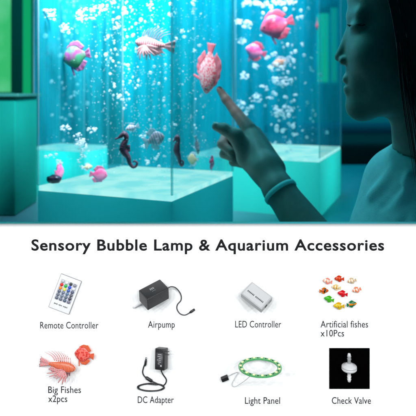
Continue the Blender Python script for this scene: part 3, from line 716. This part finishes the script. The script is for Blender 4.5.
# remote controller
ra = math.atan2(-(281-273), 82-61)   # tilt in the board plane (radians, clockwise)
rc = thing('remote_controller', 'slim white remote controller with rows of coloured buttons, tilted on the board', 'remote control', B(65.5, 293.5), (0, -ra, 0))
WR_, HR_ = 22.2*U, 35.6*U
rc.rotation_euler = (0, -ra*1.0, 0)
shell_m = mat('remote_white', (.80, .80, .81), .5); edge_m = mat('remote_edge', (.30, .30, .32), .5)
b = boxm((0, -.0012, 0), (WR_, .0024, HR_), .0008); obj('rim', b, edge_m, rc)
b = boxm((0, -.0019, 0), (WR_-.9*U, .0026, HR_-.9*U), .0008); obj('shell', b, shell_m, rc)
cols = [[(.5, .5, .55), (.8, .8, .8), (.05, .05, .06), (.25, .25, .3)], [(.75, .02, .02), (.02, .45, .06), (.03, .08, .6), (.75, .76, .8)], [(.9, .25, .04), (.85, .8, .1), (.05, .12, .42), (.10, .12, .2)],
        [(.12, .14, .2), (.16, .2, .28), (.12, .2, .32), (.12, .12, .15)], [(.15, .17, .22), (.18, .22, .3), (.12, .16, .22), (.06, .06, .09)], [(.13, .15, .2), (.15, .17, .24), (.1, .14, .2), (.2, .2, .26)]]
obj('keypad', boxm((0, -.0033, 3.2*U), (17.2*U, .0006, 21*U), .0002), mat('keypad_grey', (.50, .52, .58), .5), rc)
for i, rw in enumerate(cols):
    for j, c in enumerate(rw):
        b = bmesh.new(); bmesh.ops.create_cone(b, cap_ends=True, segments=16, radius1=1.68*U, radius2=1.4*U, depth=.0011, matrix=Matrix.Translation(((j-1.5)*4.2*U, -.0041, (11.9-i*3.5)*U)) @ Matrix.Rotation(R(90), 4, 'X'))
        obj('button', b, mat('button', c, .35), rc)
b = bmesh.new()
for k in range(15):
    if k in (4, 9): continue
    box(b, ((-6.6+k*.95)*U, -.00335, -11.6*U), (.55*U, .0003, (.9 if k % 3 else 1.3)*U))
obj('lettering', b, ink2, rc, False)

# air pump: a real box whose three faces show
def orient(vx, vy, vz): return Matrix((vx, vy, vz)).transposed()
def px3(dx, dy, dep): return Vector((dx*U, -dep*U, -dy*U))
def boxthing(name, label, cat, corner, ex, ey, ez, m, mt, bev):
    """box built from its near corner and three edge vectors in board pixels (x, y down, depth toward viewer)"""
    c0 = B(*corner[:2], corner[2]*U); vx, vy, vz = [px3(*e) for e in (ex, ey, ez)]
    # orthonormalise
    lx, ly, lz = vx.length, vy.length, vz.length; x = vx.normalized(); y = (vy-x*vy.dot(x)).normalized(); z = x.cross(y)
    if z.dot(vz) < 0: z = -z
    Mr = Matrix((x, y, z)).transposed(); t = thing(name, label, cat, c0 + x*lx/2 + y*ly/2 + z*lz/2)
    if Mr.determinant() < 0: pass
    return t, Mr, (lx, ly, lz), x, y, z
# orthographic box: choose rotation, then put it on the board
def euler_box(rx, ry, rz): return Euler((R(rx), R(ry), R(rz))).to_matrix()
def cam_rot(yaw, pitch, roll=0):
    """object seen as if resting on a table turned by yaw and viewed from pitch degrees above"""
    return (Matrix.Rotation(R(roll), 3, 'Y') @ Matrix.Rotation(R(pitch), 3, 'X') @ Matrix.Rotation(R(yaw), 3, 'Z'))
VP = 20     # these things are also seen from above by the camera, roughly 20 degrees
def rest(t, size):
    """push a thing against the board so its rearmost corner touches the face"""
    Mr = t.rotation_euler.to_matrix(); sx, sy, sz = size
    m = max((Mr @ Vector((a*sx/2, b_*sy/2, c*sz/2))).y for a in (-1, 1) for b_ in (-1, 1) for c in (-1, 1))
    p = t.location.copy(); yn = YB - m - .0001; k = yn / p.y
    t.location = Vector((p.x*k, yn, CAMZ + (p.z-CAMZ)*k))
pump_m = mat('pump_plastic', (.035, .036, .038), .45, c2=(.030, .031, .033), scale=300, bump=.3, bscale=1500)
ap = thing('air_pump', 'dark grey box-shaped air pump with a cable on the white board', 'air pump', B(154, 294.5))
S = (24.5*U, 15.5*U, 13.5*U); ap.rotation_euler = cam_rot(38, 24, 0).to_euler(); rest(ap, S)
obj('case', boxm((0, 0, 0), S, .0007), pump_m, ap)
obj('top_plate', boxm((0, 0, S[2]/2+.0001), (S[0]*.93, S[1]*.90, .0006), .0002), mat('pump_top', (.022, .023, .025), .35), ap)
b = bmesh.new()
for k, (x, y, w_, h_) in enumerate(((-3, 1.2, 1, 2.4), (-1.4, 1.2, 1, 2.4), (.2, 1.2, 1, 2.4), (-2.6, -2, .7, .5), (-1.2, -2, .7, .5), (.2, -2, .7, .5))): box(b, (x*U, y*U, S[2]/2+.00055), (w_*U, h_*U, .0002))
obj('lettering', b, mat('pump_ink', (.25, .26, .27), .5), ap, False)
inv = None
bpy.context.view_layer.update()
def local(t, p): 
    bpy.context.view_layer.update(); return t.matrix_world.inverted() @ p
b = bmesh.new(); sweep(b, [local(ap, B(x, y, d)) for x, y, d in ((167.5, 288.5, .012), (171, 286.7, .008), (176, 288, .004), (180.6, 294, .0015), (181, 300, .0012), (177.5, 304.5, .0012), (177, 309, .0012), (180, 313.6, .0012), (185, 315, .0012), (190.5, 312.2, .0014))], .55*U, 8, 6)
obj('cable', b, mat('cable_grey', (.05, .05, .052), .4), ap)
b = bmesh.new(); sweep(b, [local(ap, B(x, y, .0016)) for x, y in ((189.5, 312.8), (191, 311.8), (194.6, 309.3))], [.7*U, 1.25*U, 1.1*U], 10); obj('plug', b, mat('plug_black', (.015, .015, .016), .3), ap)
b = bmesh.new(); sweep(b, [local(ap, B(x, y, d)) for x, y, d in ((142, 302, .010), (138, 305, .004), (133.5, 307.5, .002))], 1.1*U, 10, 4); obj('air_tube', b, mat('tube_white', (.75, .75, .76), .3), ap)

# LED controller
lc = thing('led_controller', 'flat white rectangular controller box with a socket on its end', 'led controller', B(256.5, 297))
S = (17.5*U, 25.5*U, 6*U); lc.rotation_euler = cam_rot(48, 38, 0).to_euler(); rest(lc, S)
obj('case', boxm((0, 0, 0), S, .0006), mat('controller_shell', (.40, .40, .41), .4), lc)
obj('cover', boxm((0, 0, S[2]/2), (S[0]*.88, S[1]*.90, .0008), .0003), mat('controller_cover', (.50, .50, .51), .4), lc)
b = bmesh.new()
for k in range(14):
    if k == 6: continue
    box(b, (-2.0*U, (9-k*1.38)*U, S[2]/2+.00052), (1.5*U, .8*U, .0002))
obj('lettering', b, mat('controller_ink', (.03, .03, .035), .6), lc, False)
obj('socket', boxm((-1.5*U, -S[1]/2, 0), (3.0*U, .0008, 2.6*U), .0002), mat('socket_dark', (.03, .03, .03), .5), lc)
for k in range(3): obj('vent', boxm(((3.6+k*1.4)*U, -S[1]/2, 0), (.6*U, .0005, 2.6*U), 0), mat('vent_grey', (.3, .3, .3), .5), lc)

# ten small fish
def bf(label, px, py, wpx, c1, c2, face, cf, kind='clown', mode='bands', sc=None, pitch=0, H=None, c3=None):
    L = wpx*U*.72
    c1, c2, cf = [tuple(v**1.7*.9 for v in q) for q in (c1, c2, cf)]; c3 = tuple(v**1.5*.9 for v in c3) if c3 else None
    m = fishmat('toy_paint', c1, c2, sc or (.9/L), mode, c3=c3); mf = fishmat('toy_fin', cf, tuple(min(1, c*1.3) for c in cf), 2/L, trans=.25)
    T = L*.16
    t = fish(label, B(px, py, T*1.9), L, kind, body=m, fins=mf, yaw=R(180 if face < 0 else 0)+R(8*face), pitch=R(pitch), group='ten small artificial fish', T=T, H=H*U if H else None)
    for c in t.children: c.data = c.data
    return t
bf('pale pink and cream striped toy fish, leftmost of the top row of ten', 326.5, 281, 10.5, (.95, .55, .45), (.95, .85, .75), -1, (.9, .45, .4), pitch=-10)
bf('brick red toy fish with an orange face at the top centre of the ten', 338.3, 278.8, 10.5, (.65, .07, .03), (.80, .22, .05), -1, (.75, .15, .04))
bf('cream and grey striped toy fish at the top right of the ten', 351, 281, 10, (.75, .55, .35), (.90, .85, .75), -1, (.75, .65, .5), pitch=15)
bf('cream toy fish with golden stripes inside the ring of ten', 335.3, 287.3, 10, (.90, .82, .65), (.80, .50, .12), -1, (.85, .75, .5), pitch=-6)
bf('dark green toy fish with an orange tail at the left of the ten', 324.8, 290.8, 10.5, (.04, .10, .07), (.75, .22, .04), 1, (.8, .35, .05), sc=60)
bf('plain crimson toy fish in the middle of the ten', 341.6, 293.6, 11, (.75, .02, .06), (.82, .08, .12), -1, (.75, .05, .08), mode='noise', pitch=-8)
bf('orange and white striped toy fish at the right of the ten', 355.8, 290.2, 10, (.90, .40, .25), (.93, .80, .72), -1, (.90, .45, .3), pitch=20)
bf('leaf green toy fish at the lower left of the ten', 328, 299, 11, (.12, .55, .05), (.25, .70, .10), -1, (.2, .6, .08), mode='noise', pitch=-12)
bf('yellow and black striped toy fish with a red face at the bottom of the ten', 337.8, 306, 12, (.88, .65, .05), (.08, .05, .04), -1, (.8, .6, .1), pitch=0, c3=(.85, .7, .1))
bf('orange toy fish with a dark green back at the lower right of the ten', 352.6, 304, 11.5, (.90, .42, .05), (.05, .32, .20), 1, (.06, .38, .22), mode='rows', pitch=-8)
# two big fish
lionr = fishmat('lion_paint', (.50, .03, .02), (.88, .55, .42), 190, c3=(.75, .16, .02)); lionr_f = fishmat('lion_fin_paint', (.55, .05, .06), (.88, .58, .58), 260, trans=.15)
L = 27*U; fish('big red and white lionfish with fanned spiny fins, left one of the two big fish', B(62, 366.5, .009), L, 'lion', body=lionr, fins=lionr_f, yaw=R(-6), pitch=R(9), group='two big fish', H=L*.40)
disr = fishmat('discus_paint', (.62, .04, .03), (.80, .16, .13), 420, 'spots'); disr_f = fishmat('discus_fin_paint', (.72, .07, .02), (.82, .2, .1), 300, trans=.15)
L = 16.5*U; fish('big round coral red discus fish, right one of the two big fish', B(82.5, 354.5, .004), L, 'discus', body=disr, fins=disr_f, yaw=R(172), pitch=R(-6), group='two big fish', T=L*.12)

# DC adapter
blk = mat('adapter_black', (.018, .018, .020), .35, bump=.2, bscale=1200)
da = thing('dc_adapter', 'black plug-in adapter with coiled cable and barrel plug', 'power adapter', B(161.5, 358.5))
S = (10.5*U, 8*U, 19.5*U); da.rotation_euler = cam_rot(-24, -12, 0).to_euler(); rest(da, S)
obj('case', boxm((0, 0, 0), S, .0011), blk, da)
obj('label_plate', boxm((0, -S[1]/2, -.5*U), (7*U, .0004, 13*U), 0), mat('adapter_label', (.06, .06, .065), .5), da)
b = bmesh.new()
for k in range(6): box(b, ((-.6 if k % 2 else .2)*U, -S[1]/2-.0003, (4.5-k*1.7)*U), ((4.0-(k % 3))*U, .0002, .45*U))
box(b, (1.8*U, -S[1]/2-.0003, -5.6*U), (1.6*U, .0002, 1.4*U))
obj('lettering', b, mat('adapter_ink', (.45, .45, .46), .5), da, False)
for z in (4.2, 7.2): obj('prong', boxm((S[0]/2+1.6*U, .6*U, z*U), (3.6*U, 1.4*U, .8*U), .0002), mat('prong_metal', (.55, .55, .56), .25, 1.0), da)
b = bmesh.new(); lp = []
pts = [(161.6, 367.5, .006), (161.5, 371, .004), (163, 374.5, .0016), (166.3, 379.5, .0012), (165.5, 383.5, .0012)]
for k in range(0, 33):
    a = R(-20+k*31); rr_ = 1+.045*math.sin(k*1.3); pts.append((151+13*rr_*math.cos(a), 387.3-3.7*rr_*math.sin(a)*-1, .0010+.0009*(k % 7)/3))
pts += [(158, 384.6, .004), (152, 381.3, .0028), (148.5, 379.3, .0024), (144.5, 376.4, .0018), (142.7, 372.5, .0014), (143.4, 368, .0014), (145.2, 363, .0014)]
sweep(b, [local(da, B(*p)) for p in pts], .62*U, 8, 4); obj('cable', b, blk, da)
b = bmesh.new(); sweep(b, [local(da, B(x, y, .0024)) for x, y in ((152.5, 381.6), (151.5, 381), (146.5, 377.8), (145.4, 377.1))], [.7*U, 1.55*U, 1.55*U, .7*U], 12); obj('ferrite_bead', b, blk, da)
b = bmesh.new(); sweep(b, [local(da, B(x, y, .0016)) for x, y in ((145, 366), (145.3, 364.5), (145.9, 360.5), (146, 359.8))], [.7*U, 1.2*U, 1.1*U, .8*U], 12); obj('plug_grip', b, blk, da)
b = bmesh.new(); sweep(b, [local(da, B(x, y, .0016)) for x, y in ((146, 360), (146.2, 357.4))], .75*U, 12); obj('plug_tip', b, mat('tip_metal', (.35, .35, .36), .25, 1), da)
b = bmesh.new(); sweep(b, [local(da, B(x, y, .0055)) for x, y in ((161.4, 367), (161.5, 371.5))], [1.3*U, .8*U], 10); obj('strain_relief', b, blk, da)

# LED ring (light panel)
lg = thing('light_panel', 'green ring-shaped led circuit panel with a wired black connector', 'led ring', B(260, 367.2))
Rr = 21.6*U; tilt = 22
# circle seen as an ellipse: ring plane tipped; rear edge rests on the board
lg.rotation_euler = (R(-2), 0, 0)
dd = Rr*math.cos(R(2))
p0 = lg.location.copy(); yn = YB-dd-.001; k_ = yn/p0.y; lg.location = Vector((p0.x*k_, yn, CAMZ+(p0.z-CAMZ)*k_)); Rr *= k_
b = bmesh.new(); seg = 96; pr = [(Rr, -.0007), (Rr, .0007), (Rr*.80, .0007), (Rr*.80, -.0007)]
rg = [[b.verts.new((math.cos(2*math.pi*k/seg)*r_, math.sin(2*math.pi*k/seg)*r_, z_)) for r_, z_ in pr] for k in range(seg)]
for k in range(seg):
    for j in range(4): b.faces.new((rg[k][j], rg[(k+1) % seg][j], rg[(k+1) % seg][(j+1) % 4], rg[k][(j+1) % 4]))
bmesh.ops.recalc_face_normals(b, faces=b.faces)
obj('circuit_ring', b, mat('pcb_green', (.06, .32, .10), .4, c2=(.08, .38, .14), scale=500), lg, False)
led_m = mat('led_cream', (.85, .85, .45), .3)
for k in range(15):
    a = 2*math.pi*(k+.3)/15
    ob = obj('led', boxm((0, 0, 0), (2.3*U, 2.3*U, .0009), .0003), led_m, lg); ob.location = (math.cos(a)*Rr*.9, math.sin(a)*Rr*.9, .0012); ob.rotation_euler = (0, 0, a)
for k in range(15):
    a = 2*math.pi*(k+.8)/15
    ob = obj('resistor', boxm((0, 0, 0), (1.4*U, .8*U, .0005), 0), mat('resistor', (.02, .03, .02), .4), lg); ob.location = (math.cos(a)*Rr*.9, math.sin(a)*Rr*.9, .0010); ob.rotation_euler = (0, 0, a+1.57)
wm = mat('wire_pale', (.55, .55, .56), .4)
b = bmesh.new(); sweep(b, [local(lg, B(x, y, d)) for x, y, d in ((228.2, 376.2, .002), (233, 373.6, .002), (238.2, 372.2, .002), (235.5, 377, .002), (232, 384, .002), (235, 386.6, .003), (243, 382, .010), (250.5, 375.9, .030))], .30*U, 6, 6); obj('wire', b, wm, lg)
Mc = Matrix.Translation(local(lg, B(224.8, 378.4, .0025))) @ lg.matrix_world.inverted().to_3x3().to_4x4() @ Matrix.Rotation(R(-22), 4, 'Y') @ Matrix.Rotation(R(18), 4, 'X')
obj('connector', boxm((0, 0, 0), (7*U, .0040, 4.2*U), .0004, Mc), mat('connector_black', (.012, .012, .013), .35), lg)

# check valve on its black square
sq = obj('black_card', boxm((0, -.0006, 0), (40.2*U, .0012, 40.4*U), .0001), mat('card_black', (.0008, .0008, .0008), 1, spec=.0), None, False); sq.location = B(349.3, 368.2)
tag(sq, 'square black backing card mounted at the lower right of the white board', 'card')
cv = thing('check_valve', 'frosted white check valve with ribbed hose barbs on the black square', 'check valve', B(349.2, 367.7, .008))
vm = mat('valve_frosted', (.72, .72, .73), .3, trans=.3)
def lathe(prof, seg=32, axis_z=True):
    b = bmesh.new(); rr = [[b.verts.new((r_*math.cos(2*math.pi*k/seg), r_*math.sin(2*math.pi*k/seg), z_)) for k in range(seg)] for r_, z_ in prof]
    for i in range(len(rr)-1):
        for k in range(seg): b.faces.new((rr[i][k], rr[i][(k+1) % seg], rr[i+1][(k+1) % seg], rr[i+1][k]))
    b.faces.new(rr[0][::-1]); b.faces.new(rr[-1]); bmesh.ops.recalc_face_normals(b, faces=b.faces); return b
u = U*.985
obj('valve_body', lathe([(1.6*u, -4.6*u), (3.5*u, -4.2*u), (4.2*u, -3.4*u), (6.6*u, -2.6*u), (7.5*u, -1.6*u), (7.6*u, -.4*u), (7.1*u, -.2*u), (7.1*u, .2*u), (7.6*u, .4*u), (7.5*u, 1.6*u), (6.6*u, 2.6*u), (4.2*u, 3.4*u), (3.5*u, 4.2*u), (1.6*u, 4.6*u)]), vm, cv)
for s in (-1, 1):
    pr = [(1.7, 4.3), (1.7, 8.5), (2.2, 8.6), (1.5, 11), (2.1, 11.1), (1.3, 14.1), (.9, 14.3)]
    obj('hose_barb', lathe([(r_*u, s*z_*u) for r_, z_ in pr]), vm, cv)
obj('mount_pin', lathe([(.8*u, -.0), (.8*u, .0065)]), mat('pin', (.3, .3, .3), .3, 1), cv).rotation_euler = (R(-90), 0, 0)
